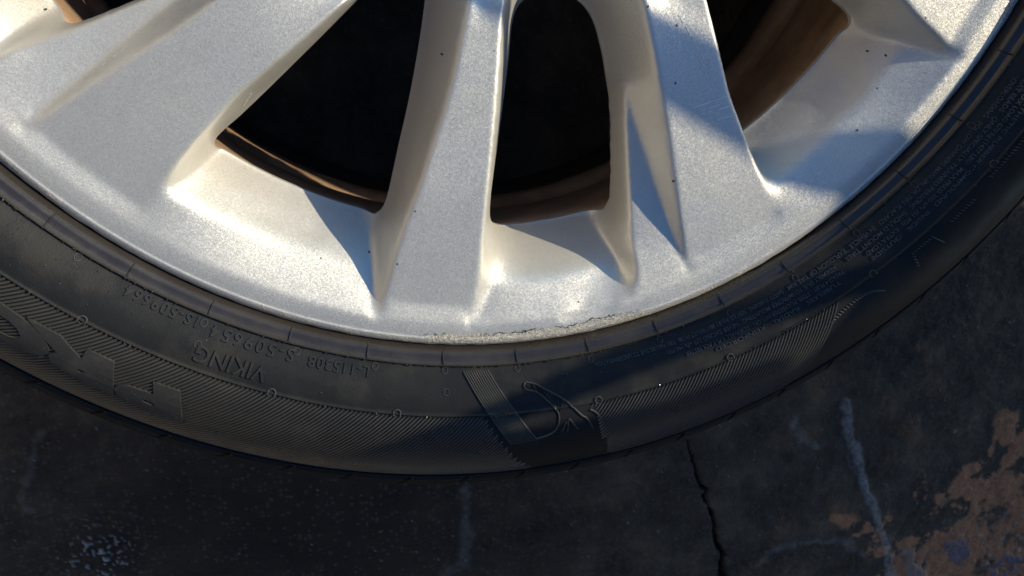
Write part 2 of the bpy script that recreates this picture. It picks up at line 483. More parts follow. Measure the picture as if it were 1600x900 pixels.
acc = {}
def part(nm):
    return acc.setdefault(nm, {'v': [], 'n': [], 'f': [], 'm': {}})
def vid(P, key, co, nrm):
    i = P['m'].get(key)
    if i is None:
        i = len(P['v']); P['m'][key] = i
        P['v'].append(co); P['n'].append(nrm)
    return i
def nrm_of(nx, ny):
    l = (nx * nx + ny * ny + 1) ** 0.5      # the surface is z = f(x, y), z into the ground; outward is -z
    return (nx / l, -ny / l, 1 / l)         # already turned to metres axes
cut_edges = {}
nt, nr = X.shape
Xl, Yl, Zl, NXl, NYl, SDl = [a.tolist() for a in (X, Y, Zv, NX, NY, SD)]
for i in range(nt - 1):
    for j in range(nr - 1):
        q = ((i, j), (i, j + 1), (i + 1, j + 1), (i + 1, j))
        sd = [SDl[a][b] for a, b in q]
        if max(sd) <= 0:
            continue
        xm = (Xl[i][j] + Xl[i + 1][j + 1]) / 2; ym = (Yl[i][j] + Yl[i + 1][j + 1]) / 2
        P = part(part_of(xm, ym))
        ring = []
        for k in range(4):
            a, b = q[k]; sa = sd[k]
            c, d = q[(k + 1) % 4]; sb = sd[(k + 1) % 4]
            if sa > 0:
                ring.append(((a, b), W(Xl[a][b], Yl[a][b], Zl[a][b]), nrm_of(NXl[a][b], NYl[a][b]), False))
            if (sa > 0) != (sb > 0):
                t = sa / (sa - sb)
                key = ('c',) + (((a, b), (c, d)) if (a, b) < (c, d) else ((c, d), (a, b)))
                lerp = lambda A: A[a][b] + (A[c][d] - A[a][b]) * t
                ring.append((key, W(lerp(Xl), lerp(Yl), lerp(Zl)), nrm_of(lerp(NXl), lerp(NYl)), True))
        ids = [vid(P, k_, co, nn) for k_, co, nn, _ in ring]
        P['f'].append(ids)
        cuts = [r_ for r_ in ring if r_[3]]
        if len(cuts) == 2:
            # wall going down from the cut edge
            (k1, c1, n1, _), (k2, c2, n2, _) = cuts
            ii = [ring.index(cuts[0]), ring.index(cuts[1])]
            if (ii[1] - ii[0]) % len(ring) != 1:
                c1, c2, k1, k2 = c2, c1, k2, k1
            ms = [r_[1] for r_ in ring if not r_[3]]
            mc = (sum(m_[0] for m_ in ms) / len(ms), sum(m_[1] for m_ in ms) / len(ms))
            out_x, out_y = (c1[0] + c2[0]) / 2 - mc[0], (c1[1] + c2[1]) / 2 - mc[1]
            d0, d1 = c2[0] - c1[0], c2[1] - c1[1]
            if d1 * out_x - d0 * out_y < 0:      # keep the wall's left normal pointing into the window
                k1, c1, k2, c2 = k2, c2, k1, c1
            P.setdefault('walls', []).append((k1, c1, k2, c2))
for nm, P in acc.items():
    wallv = {}
    nv = {}
    for k1, c1, k2, c2 in P.get('walls', []):
        d = Vector((c2[0] - c1[0], c2[1] - c1[1], 0))
        nn = Vector((d.y, -d.x, 0))
        # outward of the metal = towards the hole
        for k_ in (k1, k2):
            nv[k_] = nv.get(k_, Vector((0, 0, 0))) + nn
    for k1, c1, k2, c2 in P.get('walls', []):
        ids = []
        for k_, c in ((k1, c1), (k2, c2)):
            for lev, dz, tuck in ((0, 0.0, 0.0), (1, 0.010 * S, 0.0), (2, 0.013 * S, 1.0)):
                kk = ('w', k_, lev)
                n_ = nv[k_].normalized() if nv[k_].length > 0 else Vector((1, 0, 0))
                if lev == 2:
                    co = (c[0] - n_.x * 0.012 * S, c[1] - n_.y * 0.012 * S, c[2] - dz)
                    nr_ = (0, 0, -1)
                else:
                    co = (c[0], c[1], c[2] - dz)
                    nr_ = tuple(n_)
                ids.append(vid(P, kk, co, nr_))
        P['f'].append((ids[0], ids[1], ids[4], ids[3]))
        P['f'].append((ids[1], ids[2], ids[5], ids[4]))
# lip rows
P = part('rim_face')
prev = None
for t_i, th in enumerate(ths):
    col = [vid(P, (t_i, nr - 1), W(Xl[t_i][-1], Yl[t_i][-1], Zl[t_i][-1]), (0, 0, 1))]
    for k, (r_, z_) in enumerate(lip):
        pr = lip[k - 1] if k else (0.984, -0.004)
        nx_ = lip[min(k + 1, len(lip) - 1)]
        dr, dz = nx_[0] - pr[0], nx_[1] - pr[1]
        l = hypot(dr, dz)
        nr_r, nr_z = dz / l, dr / l
        rr_ = r_ + 0.0012 * noise.noise(Vector((sin(th) * 40, cos(th) * 40, 0))) * (1 if k > 3 else 0)
        col.append(vid(P, ('l', t_i, k), W(rr_ * sin(th), rr_ * cos(th), z_), (nr_r * sin(th), -nr_r * cos(th), nr_z)))
    if prev:
        for a in range(len(col) - 1):
            P['f'].append((prev[a], col[a], col[a + 1], prev[a + 1])[::-1])
    prev = col

wheel = bpy.data.objects.new('car_wheel', None)
COL.objects.link(wheel)
wheel.location = (0, 0, GROUND)
wheel['label'] = 'silver alloy car wheel with its black tyre lying flat on the dark stained ground'
wheel['category'] = 'wheel'
def revolve(name, prof, mat, seg=720, smooth=True):
    vs, fs = [], []
    n = len(prof)
    for i in range(seg):
        a = 2 * pi * i / seg
        for r_, z_ in prof:
            vs.append(W(r_ * sin(a), r_ * cos(a), z_))
    for i in range(seg):
        j = (i + 1) % seg
        for k in range(n - 1):
            fs.append((i * n + k, i * n + k + 1, j * n + k + 1, j * n + k))
    return new_mesh(name, vs, fs, mat, smooth)
# inner barrel: drop centre, hump, inner bead seat and the back flange
barrel_prof = [(0.985, 0.040), (0.955, 0.05), (0.93, 0.10), (0.850, 0.150), (0.828, 0.163), (0.8235, 0.175), (0.824, 0.20), (0.830, 0.25), (0.838, 0.30), (0.846, 0.335),
               (0.850, 0.350), (0.854, 0.400), (0.866, 0.450), (0.880, 0.480), (0.8835, 0.500), (0.876, 0.520), (0.868, 0.530), (0.868, 0.565), (0.874, 0.600), (0.878, 0.625), (0.870, 0.640), (0.862, 0.70), (0.88, 0.75), (0.91, 0.80), (0.93, 0.83), (0.985, 0.845), (1.0, 0.86), (0.99, 0.875)]
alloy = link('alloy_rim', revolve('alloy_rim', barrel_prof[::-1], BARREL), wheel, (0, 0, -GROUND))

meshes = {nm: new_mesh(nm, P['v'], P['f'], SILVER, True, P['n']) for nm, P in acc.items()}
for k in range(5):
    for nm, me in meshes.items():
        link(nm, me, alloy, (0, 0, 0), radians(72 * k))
# ---------------------------------------------------------------- the tyre
def prof_curve(pts, n=4):
    """Catmull-Rom through an open profile"""
    P = [np.array(p) for p in pts]
    P = [2 * P[0] - P[1]] + P + [2 * P[-1] - P[-2]]
    out = []
    for i in range(1, len(P) - 2):
        for k in range(n):
            t = k / n
            out.append(0.5 * ((2 * P[i]) + (-P[i - 1] + P[i + 1]) * t + (2 * P[i - 1] - 5 * P[i] + 4 * P[i + 1] - P[i + 2]) * t * t
                              + (-P[i - 1] + 3 * P[i] - 3 * P[i + 1] + P[i + 2]) * t ** 3))
    out.append(P[-2])
    return [tuple(p) for p in out]
TIDE = [(0.990, 0.045), (1.003, 0.020), (1.0065, 0.000), (1.0085, -0.016), (1.0125, -0.0235), (1.018, -0.0265), (1.0235, -0.030), (1.0258, -0.0345), (1.0268, -0.0400), (1.0280, -0.0402), (1.0290, -0.0370),
        (1.034, -0.0400), (1.050, -0.0535), (1.070, -0.0675), (1.090, -0.0765), (1.1010, -0.0800), (1.1032, -0.0828), (1.1046, -0.0835), (1.1060, -0.0822), (1.1080, -0.0800), (1.125, -0.0825), (1.150, -0.0815), (1.180, -0.0750),
        (1.210, -0.0620), (1.240, -0.0410), (1.265, -0.0170), (1.2790, 0.0000), (1.2815, -0.0030), (1.2845, 0.0010), (1.2865, 0.0060), (1.2890, 0.0050), (1.2920, 0.0100), (1.2940, 0.0200), (1.300, 0.036), (1.314, 0.062), (1.326, 0.100), (1.333, 0.15), (1.337, 0.25), (1.338, 0.43)]
FRONT = prof_curve(TIDE, 3)
FR = np.array(FRONT)
tyre_prof = FRONT + [(r_, 0.86 - z_) for r_, z_ in FRONT[::-1][1:] if 0.86 - z_ < 0.95]
# where the bead meets the sidewall the photograph's tyre is dented outward a little at the picture's lower right
def tyre_pt(r_, th, up=0.0):
    """a point of the sidewall at radius r_ (front side), lifted along its normal"""
    i = int(np.argmin(np.abs(FR[5:100, 0] - r_))) + 5
    lo = min(max(i, 6), len(FR) - 2)
    if FR[lo, 0] > r_:
        lo -= 1
    a, b = FR[lo], FR[lo + 1]
    t = (r_ - a[0]) / (b[0] - a[0] + 1e-9)
    z_ = a[1] + (b[1] - a[1]) * t
    d = b - a
    l = hypot(*d)
    nr_, nz_ = d[1] / l, -d[0] / l
    rr_ = r_ + nr_ * up * (1 if nz_ < 0 else -1)
    zz_ = z_ + nz_ * up * (1 if nz_ < 0 else -1)
    return W(rr_ * sin(th), rr_ * cos(th), zz_)
tyre = link('tyre', revolve('tyre', tyre_prof, RUBBER, 1080), wheel, (0, 0, -GROUND))
tyre['label'] = 'black low profile tyre with ribbed sidewall and raised lettering'
tyre.data.materials.append(BAND)
nprof = len(tyre_prof)
mi = np.zeros(len(tyre.data.polygons), dtype=np.int32)
kk = np.arange(len(mi)) % (nprof - 1)
rmid = np.array([(tyre_prof[k][0] + tyre_prof[k + 1][0]) / 2 for k in range(nprof - 1)])
mi[(rmid[kk] < 1.0265) & (kk < nprof / 2)] = 1
tyre.data.polygons.foreach_set('material_index', mi)

def ribbon(path, width, height, vs, fs, base=0.0):
    """raised line with a three-sided section lying on the sidewall; path = [(r, theta)]"""
    i0 = len(vs)
    n = len(path)
    for k, (r_, th) in enumerate(path):
        a = path[max(0, k - 1)]; b = path[min(n - 1, k + 1)]
        dr, dt = b[0] - a[0], (b[1] - a[1]) * r_
        l = hypot(dr, dt) + 1e-9
        pr, pt = dt / l, -dr / l
        h = height if 0 < k < n - 1 else height * 0.5
        for s_, up in ((-0.5, -0.0006), (-0.2, h), (0.2, h), (0.5, -0.0006)):
            vs.append(tyre_pt(r_ + pr * width * s_, th + pt * width * s_ / r_, up + base))
    for k in range(n - 1):
        for j in range(3):
            a = i0 + k * 4 + j
            fs.append((a, a + 1, a + 5, a + 4))

# px helpers measured from the photograph: angles are degrees from the picture's bottom, to the right positive
# 48 mould joint lines across the bead
for k in range(48):
    th = -0.7422 + k * 2 * pi / 48
    vs, fs = [], []
    ribbon([(1.0085, th - 0.0006), (1.0125, th - 0.0004), (1.017, th), (1.022, th + 0.0003), (1.0262, th + 0.0008), (1.0285, th + 0.001)], 0.0032, 0.0022, vs, fs)
    link('mould_line', new_mesh('mould_line', vs, fs, LETTER, False), tyre)

# fine slanting ribs of the outer sidewall band
vs, fs = [], []
def in_gap(d, r_, g_):
    kind, a, b, s0 = g_
    return a + s0 * (r_ - 1.104) < d < b + (s0 * 0.35) * (r_ - 1.104)
gaps = [(0, -1.0, 8.9, 32.0), (0, 35.0, 90.0, -43.7)]
NRIB = 920
for k in range(NRIB):
    th0 = 2 * pi * k / NRIB
    path = []
    for j in range(22):
        r_ = 1.1065 + (1.272 - 1.1065) * j / 21
        th = th0 - (r_ - 1.1065) * 0.90 / 1.18
        d = (degrees(th) + 180) % 360 - 180
        if any(in_gap(d, r_, g_) for g_ in gaps):
            if len(path) > 1:
                ribbon(path, 0.0046, 0.0026, vs, fs)
            path = []
            continue
        path.append((r_, th))
    if len(path) > 1:
        ribbon(path, 0.0046, 0.0026, vs, fs)
ribs = link('rib_band', new_mesh('rib_band', vs, fs, RIB, False), tyre)
ribs['kind'] = 'stuff'

def text_on_tyre(name, body, th_deg, r_, size, up=0.0022, xs=1.0, shear=0.0, bold=0.0, mat=None, flip=True, spacing=1.0, ext=None, path=None):
    cu = bpy.data.curves.new(name, 'FONT')
    cu.body = body
    cu.size = size
    cu.align_x = 'CENTER'; cu.align_y = 'CENTER'
    cu.extrude = 0.5 * (ext or up)
    cu.offset = bold
    cu.shear = shear
    cu.space_character = spacing
    cu.resolution_u = 3
    tmp = bpy.data.objects.new(name, cu)
    COL.objects.link(tmp)
    dg = bpy.context.evaluated_depsgraph_get()
    me = bpy.data.meshes.new_from_object(tmp.evaluated_get(dg))
    bpy.data.objects.remove(tmp)
    bpy.data.curves.remove(cu)
    if size > 0.03:
        bm = bmesh.new(); bm.from_mesh(me)
        bmesh.ops.subdivide_edges(bm, edges=[e for e in bm.edges if e.calc_length() > 0.012], cuts=3, use_grid_fill=False)
        bmesh.ops.triangulate(bm, faces=bm.faces)
        bm.to_mesh(me); bm.free()
    th = radians(th_deg)
    for v in me.vertices:
        x_, y_, z_ = v.co
        x_ *= xs
        h = up if z_ > 0 else -0.001
        if flip:
            v.co = tyre_pt(r_ + y_, th - x_ / r_, h)
        else:
            v.co = tyre_pt(r_ - y_, th + x_ / r_, h)
    me.materials.clear()
    me.materials.append(mat or LETTER)
    return link(name, me, tyre)

# ---------------------------------------------------------------- writing and marks on the sidewall
text_on_tyre('word_lettering', 'VIKING', -24.1, 1.078, 0.034, 0.0024, 1.05, bold=0.0004)
text_on_tyre('number_lettering', 'S-509654', -22.9, 1.0435, 0.024, 0.0022, 1.25, spacing=1.25, bold=0.0002)
text_on_tyre('number_lettering', 'L-115308', -14.9, 1.0450, 0.021, 0.0020, 1.15, spacing=1.15, bold=0.0002)
text_on_tyre('number_lettering', '1S-509664', -31.1, 1.0410, 0.021, 0.0022, 1.15, spacing=1.2, bold=0.0002)
for body, th, rr in (('P', -29.2, 1.176), ('R', -35.0, 1.170), ('O', -41.2, 1.172)):
    text_on_tyre('large_letter', body, th, rr, 0.080, 0.0036, 2.45, shear=-0.15, bold=0.0050, mat=BIGLETTER)
small = [
    (1.0470, 10.5, 30.5, 'SAFETY WARNING   SERIOUS INJURY MAY RESULT FROM   TIRE FAILURE DUE TO UNDERINFLATION'),
    (1.0470, 32.0, 60.0, 'OVERLOADING   FOLLOW OWNERS MANUAL OR TIRE PLACARD   IN VEHICLE   EXPLOSION OF TIRE RIM'),
    (1.0585, 17.5, 36.5, 'ASSEMBLY DUE TO IMPROPER MOUNTING   NEVER EXCEED 275 kPa (40 PSI)'),
    (1.0585, 38.0, 62.0, 'TO SEAT BEADS   ONLY SPECIALLY TRAINED PERSONS   SHOULD MOUNT TIRES'),
    (1.0700, 19.0, 37.0, 'TREAD 4 PLIES   STEEL POLYESTER NYLON   SIDEWALL 1 PLY POLYESTER'),
    (1.0700, 38.5, 61.0, 'MAX LOAD 670 kg (1477 LBS)   MAX PRESS 350 kPa (51 PSI)   EXTRA LOAD'),
    (1.0810, 22.0, 36.0, 'TUBELESS   RADIAL   REINFORCED'),
    (1.0810, 40.0, 60.0, 'SYNTHETIC RUBBER COMPOUND   INSIDE   OUTSIDE'),
]
for rr, a, b, body in small:
    size = 0.0092
    nat = len(body) * size * 0.52
    text_on_tyre('small_lettering', body, (a + b) / 2, rr, size, 0.0020, radians(b - a) * rr / nat, bold=0.0001, mat=SMALLTEXT)

def mark(name, paths, width, height):
    vs, fs = [], []
    for path in paths:
        fine = []
        for (t0, r0), (t1, r1) in zip(path[:-1], path[1:]):
            n = max(2, int(hypot((t1 - t0) * 0.019, r1 - r0) / 0.003))
            for k in range(n):
                fine.append((r0 + (r1 - r0) * k / n, radians(t0 + (t1 - t0) * k / n)))
        fine.append((path[-1][1], radians(path[-1][0])))
        ribbon(fine, width, height, vs, fs)
    return link(name, new_mesh(name, vs, fs, RIB, False), tyre)
def curve(pts, n=6):
    if len(pts) < 3:
        return pts
    return prof_curve(pts, n)
# hatched slanting bar
for k in range(11):
    f = k / 10
    a = (-3.0 + 2.4 * f, 1.0365 - 0.001 * f)
    b = (1.55 + 2.3 * f, 1.166 + 0.004 * (1 - f))
    mid = (a[0] + (b[0] - a[0]) * 0.5 + 0.15, a[1] + (b[1] - a[1]) * 0.5)
    mark('emblem_stripe', [[a, mid, b]], 0.0040, 0.0026 if 0 < k < 10 else 0.0032)
outer = curve([(3.05, 1.0560), (3.9, 1.0600), (4.75, 1.0685), (6.63, 1.0925), (8.02, 1.1249), (8.57, 1.1361), (9.08, 1.1604)])
inner = curve([(3.0, 1.0670), (4.03, 1.0729), (4.94, 1.0885), (5.75, 1.1080), (5.95, 1.1228), (5.70, 1.1437), (5.01, 1.1563), (3.82, 1.1621)])
mark('emblem_outline', [outer, inner, [(3.05, 1.0560), (2.85, 1.0610), (3.0, 1.0670)]], 0.0036, 0.0028)
mark('emblem_outline', [curve([(8.9, 1.1180), (9.35, 1.1243), (9.75, 1.1354), (10.05, 1.1577)])], 0.0036, 0.0028)
mark('emblem_mark', [[(6.69, 1.1565), (6.75, 1.1325), (6.9, 1.1289), (7.65, 1.1554)], [(6.1, 1.1560), (6.6, 1.1330)]], 0.0030, 0.0024)
# knurl between the arcs
vs, fs = [], []
for k in range(40):
    f = k / 39
    i = f * (len(inner) * 0.55 - 1); a = inner[int(i)]; j = f * (len(outer) * 0.5 - 1); b = outer[int(j)]
    ribbon([(a[1] + (b[1] - a[1]) * u, radians(a[0] + (b[0] - a[0]) * u)) for u in (0.15, 0.5, 0.85)], 0.0022, 0.0012, vs, fs)
link('emblem_hatch', new_mesh('emblem_hatch', vs, fs, LETTER, False), tyre)['kind'] = 'stuff'
# knurled outlines of the large letters at the right
for P_ in ([(32.7, 1.142), (34.6, 1.132), (36.6, 1.127), (38.0, 1.133), (39.1, 1.150)], [(42.7, 1.150), (42.9, 1.121), (45.2, 1.122), (45.8, 1.152)],
           [(47.4, 1.1245), (50.4, 1.1256)], [(52.5, 1.1167), (56.8, 1.1170), (60.5, 1.118)]):
    pts = P_ if len(P_) != 5 else curve(P_)
    tot = []
    for (t0, r0), (t1, r1) in zip(pts[:-1], pts[1:]):
        n = max(1, int(hypot((t1 - t0) * 0.0196, r1 - r0) / 0.0062))
        for k in range(n):
            tot.append((t0 + (t1 - t0) * k / n, r0 + (r1 - r0) * k / n))
    mark('knurled_outline', [[(t - 0.12, r_ - 0.0032), (t + 0.12, r_ + 0.0032)] for t, r_ in tot], 0.0026, 0.0022)
# vent marks and flash
for th, rr in ((-38.96, 1.0362), (-27.5, 1.0392), (-4.84, 1.0350), (2.42, 1.0352), (9.95, 1.0383), (25.1, 1.0400), (32.6, 1.0405), (47.5, 1.0395), (55.1, 1.0405), (-4.67, 1.0662), (-27.2, 1.0680), (-19.0, 1.0375), (-11.6, 1.037), (17.4, 1.037), (40.2, 1.038)):
    mark('vent_ring', [[(th + 0.27 * cos(a), rr + 0.0050 * sin(a)) for a in [2 * pi * k / 14 for k in range(15)]]], 0.0017, 0.0014)
for th in (-35.87, -20.07, -9.07, 9.82, 23.19, 38.84, 53.42, -51.0):
    mark('vent_ring', [[(th + 0.33 * cos(a), 1.1035 + 0.0062 * sin(a)) for a in [2 * pi * k / 12 for k in range(13)]]], 0.0028, 0.0026)
# rubber flash: shreds left by the mould along the seam, the rib line and the joint lines
rf = random.Random(3)
vs, fs = [], []
for k in range(520):
    th = radians(rf.uniform(-75, 80))
    rr = rf.choice([1.0283, 1.0283, 1.0283, 1.1045, rf.uniform(1.035, 1.10)])
    dt, dr = rf.uniform(-0.0022, 0.0022), rf.uniform(-0.0014, 0.0022)
    hgt_ = rf.uniform(0.0010, 0.0030)
    ribbon([(rr, th), (rr + dr * 0.5, th + dt * 0.5), (rr + dr, th + dt)], rf.uniform(0.0012, 0.0022), hgt_, vs, fs)
fl_ = link('rubber_flash', new_mesh('rubber_flash', vs, fs, SMALLTEXT, False), tyre)
fl_['kind'] = 'stuff'
# moulded tread blocks beyond the shoulder
def tread_block():
    me_v, me_f = [], []
    pr = [(1.2925, 0.0160), (1.3040, 0.0180), (1.3220, 0.0320), (1.3380, 0.0580), (1.3470, 0.0950), (1.3520, 0.160), (1.3540, 0.43)]
    nth = 4
    for s_ in range(nth + 1):
        for j, (r_, z_) in enumerate(pr):
            t = radians(-2.25 + 4.5 * s_ / nth) + 0.16 * (z_ - 0.02) - 0.75 * (min(r_, 1.347) - 1.2925)
            me_v.append(W(r_ * sin(t), r_ * cos(t), z_))
    m = len(pr)
    for s_ in range(nth):
        for j in range(m - 1):
            me_f.append((s_ * m + j, s_ * m + j + 1, (s_ + 1) * m + j + 1, (s_ + 1) * m + j))
    base = len(me_v)
    for s_, sgn in ((0, 1), (nth, -1)):
        for j, (r_, z_) in enumerate(pr):
            t = radians(-2.25 + 4.5 * s_ / nth) + 0.16 * (z_ - 0.02) - 0.75 * (min(r_, 1.347) - 1.2925)
            r2 = r_ - 0.020
            me_v.append(W(r2 * sin(t), r2 * cos(t), z_ + 0.012))
    for q, s_ in ((0, 0), (1, nth)):
        for j in range(m - 1):
            f = (s_ * m + j, s_ * m + j + 1, base + q * m + j + 1, base + q * m + j)
            me_f.append(f if q else f[::-1])
    return new_mesh('tread_block', me_v, me_f, RUBBER, False)
tb = tread_block()
for k in range(72):
    link('tread_block', tb, tyre, (0, 0, 0), radians(5 * k + 1.3))

# ---------------------------------------------------------------- scratches and chips in the paint
SCR = NT('bright bare scratch'); SCR.set(color=(0.86, 0.85, 0.82), rough=0.35, metal=0.4); SCR = SCR.m
CHIP = NT('dark stone chip'); CHIP.set(color=(0.03, 0.03, 0.035), rough=0.7); CHIP = CHIP.m
def face_pt(x, y, lift):
    a = degrees(atan2(x, y)); k = 0
    while a < TH0: a += 72; k += 1
    while a > TH1: a -= 72; k -= 1
    q = rot2((x, y), 72 * k)
    return W(x, y, float(samp(ZH, np.array([q[0]]), np.array([q[1]]))[0]) - lift)
rs_ = random.Random(9)
for path in [
    [(0.3044, 0.4266), (0.3095, 0.4324), (0.3149, 0.4402)] ,
    [(0.3189, 0.4451), (0.3257, 0.4549), (0.33, 0.4629)] ,
    [(0.3342, 0.4689), (0.3478, 0.4869), (0.3588, 0.5011)] ,
    [(0.344, 0.4932), (0.3573, 0.5074), (0.3708, 0.5218), (0.3804, 0.5322)] ,
    [(0.3383, 0.5776), (0.3744, 0.5664), (0.4116, 0.5541)] ,
    [(0.3469, 0.5905), (0.3855, 0.5793), (0.4189, 0.5713)] ,
    [(0.3653, 0.6057), (0.3959, 0.5945), (0.4248, 0.5876)] ,
    [(0.3531, 0.5839), (0.3937, 0.5694)] ,
    [(-0.5966, 0.526), (-0.579, 0.513), (-0.5592, 0.4972)] ,
    [(-0.408, 0.5911), (-0.3994, 0.5793), (-0.3887, 0.5657)] ,
    [(0.3559, 0.5137), (0.3667, 0.5261)] ,
]:
    vs, fs = [], []
    pts = []
    for (x1, y1), (x2, y2) in zip(path[:-1], path[1:]):
        for k in range(6):
            pts.append((x1 + (x2 - x1) * k / 6 + rs_.uniform(-1, 1) * 0.0004, y1 + (y2 - y1) * k / 6 + rs_.uniform(-1, 1) * 0.0004))
    pts.append(path[-1])
    for k, (x, y) in enumerate(pts):
        q = pts[min(k + 1, len(pts) - 1)]; p = pts[max(k - 1, 0)]
        dx, dy = q[0] - p[0], q[1] - p[1]; l = hypot(dx, dy) + 1e-9
        w = 0.0007 * rs_.uniform(0.3, 1.0)
        vs += [face_pt(x - dy / l * w, y + dx / l * w, 0.0006), face_pt(x, y, 0.0011), face_pt(x + dy / l * w, y - dx / l * w, 0.0006)]
        if k and rs_.random() > 0.22:
            b = 3 * k
            fs += [(b - 3, b - 2, b + 1, b), (b - 2, b - 1, b + 2, b + 1)]
    link('scratch', new_mesh('scratch', vs, fs, SCR, False), alloy)
for (x, y) in [(0.2503, 0.4156), (0.303, 0.4435), (-0.0833, 0.5004), (-0.2127, 0.8403), (0.7044, 0.4782), (0.7277, 0.4843), (0.3079, 0.5354), (0.3223, 0.7035), (0.6717, 0.614), (-0.7028, 0.4505)]:
    vs = [face_pt(x, y, 0.0010)]
    n = 9
    for k in range(n):
        r_ = 0.0024 * rs_.uniform(0.5, 1.1)
        vs.append(face_pt(x + r_ * cos(2 * pi * k / n), y + r_ * sin(2 * pi * k / n), 0.0007))
    link('paint_chip', new_mesh('paint_chip', vs, [(0, 1 + (k + 1) % n, 1 + k) for k in range(n)], CHIP, False), alloy)

# ---------------------------------------------------------------- the ground: one sheet, finely divided where the photograph shows it
GP = {
  'crack': [(0.888,1.872), (0.934,1.998), (0.998,2.146), (1.053,2.284), (1.092,2.410), (1.141,2.606)],
  'pale': [(1.488,1.748), (1.531,1.880), (1.606,2.028), (1.660,2.150), (1.724,2.263), (1.785,2.378), (1.841,2.497), (1.896,2.671)],
  'faint': [(1.274,1.825), (1.337,1.885), (1.408,1.929)],
  'left': [(-1.231,1.651), (-1.263,1.772), (-1.310,1.957)],
  'mid': [(0.064,2.001), (0.079,2.097), (0.108,2.239), (0.015,2.357)],
  'curl': [(1.219,2.463), (1.328,2.406), (1.478,2.385), (1.624,2.408), (1.708,2.466)],
  'curl2': [(1.557,1.952), (1.589,2.041), (1.642,2.134)],
  'brown': [(1.702,2.646), (1.870,2.533), (1.911,2.392), (2.095,2.300), (2.106,2.176), (2.138,2.028), (2.333,1.896), (2.588,1.856), (3.037,2.928), (1.724,2.751)],
  'brown2': [(1.499,2.276), (1.531,2.228), (1.620,2.252), (1.622,2.329), (1.553,2.338)],
  'brown3': [(2.087,1.850), (2.248,1.720), (2.357,1.698), (2.390,1.799), (2.210,1.975)],
  'blue': [(2.291,2.566), (2.411,2.547), (2.627,2.520), (2.755,2.709), (2.354,2.677)],
  'flake': [(2.097,2.477), (2.169,2.462), (2.246,2.517), (2.204,2.590), (2.129,2.564)],
  'lump': [(1.885,2.470), (1.945,2.470), (2.041,2.554), (2.031,2.637), (1.948,2.609)],
  'dirtL': [(-1.134,2.100), (-1.089,2.196), (-1.164,2.174)],
  'tan1': [(-0.561,1.956)],
  'tan2': [(-0.928,1.860)],
  'white': [(2.145,1.504)],
}
def spaced(lo, hi, step, far):
    a = list(np.arange(lo, hi, step))
    s, v = step * 2, hi
    while v < far:
        a.append(v); v += s; s *= 1.5
    s, v = step * 2, lo - step
    while v > -far:
        a.insert(0, v); v -= s; s *= 1.5
    return np.array([-far] + a + [far])
xs_ = spaced(-1.6, 3.0, 0.0065, 300.0); ys_ = spaced(1.0, 2.95, 0.0065, 300.0)
GXX, GYY = np.meshgrid(xs_, ys_, indexing='ij')
rng = np.random.RandomState(5)
def vnoise(X, Y, f, seed):
    r = np.random.RandomState(seed).rand(256, 256)
    x = X * f; y = Y * f
    i = np.floor(x).astype(int); j = np.floor(y).astype(int)
    u = x - i; v = y - j
    u = u * u * (3 - 2 * u); v = v * v * (3 - 2 * v)
    g = lambda a, b: r[a % 256, b % 256]
    return (g(i, j) * (1 - u) + g(i + 1, j) * u) * (1 - v) + (g(i, j + 1) * (1 - u) + g(i + 1, j + 1) * u) * v
def fbm(X, Y, f, seed, octv=5, g=0.55):
    s, a, t = 0, 1, 0
    for k in range(octv):
        s = s + a * vnoise(X, Y, f * 2.03 ** k, seed + k); t += a; a *= g
    return s / t
WX = GXX + 0.05 * (fbm(GXX, GYY, 9, 11) - 0.5) * 2
WY = GYY + 0.05 * (fbm(GXX, GYY, 9, 31) - 0.5) * 2
def dline(pts, X=None, Y=None):
    X = WX if X is None else X; Y = WY if Y is None else Y
    D = np.full(X.shape, 99.0); TT_ = np.zeros(X.shape)
    n = len(pts) - 1
    for k, ((x1, y1), (x2, y2)) in enumerate(zip(pts[:-1], pts[1:])):
        dx, dy = x2 - x1, y2 - y1
        t = np.clip(((X - x1) * dx + (Y - y1) * dy) / (dx * dx + dy * dy), 0, 1)
        d = np.hypot(X - x1 - t * dx, Y - y1 - t * dy)
        m = d < D
        D[m] = d[m]; TT_[m] = ((k + t) / n)[m]
    return D, TT_
sst = lambda a, b, x: (lambda t: t * t * (3 - 2 * t))(np.clip((x - a) / (b - a), 0, 1))
n_big = fbm(GXX, GYY, 2.2, 3); n_mid = fbm(GXX, GYY, 9, 41, 6, 0.6); n_fine = fbm(GXX, GYY, 34, 71, 4, 0.6)
wx2 = GXX + 0.020 * (fbm(GXX, GYY, 20, 13) - 0.5) * 2; wy2 = GYY + 0.020 * (fbm(GXX, GYY, 20, 33) - 0.5) * 2
d, t = dline(GP['crack'], wx2, wy2)
crack = (1 - sst(0.001, 0.008 + 0.011 * np.interp(t, [0, 1], [0.0, 1.0]), d + 0.014 * (n_fine - 0.45))) * np.interp(t, [0, 0.15, 1], [0.5, 0.8, 1])
d, t = dline(GP['pale'], wx2, wy2)
pale = (1 - sst(0.010, 0.026, d + 0.012 * (n_fine - 0.5))) * np.interp(t, [0, 0.1, 0.5, 1], [0.7, 0.75, 0.8, 0.6]) * (0.5 + 0.9 * n_fine)
for nm, w_, s_ in (('faint', 0.016, 0.40), ('left', 0.014, 0.22), ('mid', 0.02, 0.28), ('curl', 0.016, 0.32), ('curl2', 0.010, 0.3)):
    d, t = dline(GP[nm])
    pale = np.maximum(pale, s_ * (1 - sst(w_ * 0.3, w_ * 1.5, d)) * (0.3 + n_fine))
P_ = lambda nm, w: -poly_sdf(WX, WY, GP[nm]) + w * (n_mid - 0.5)
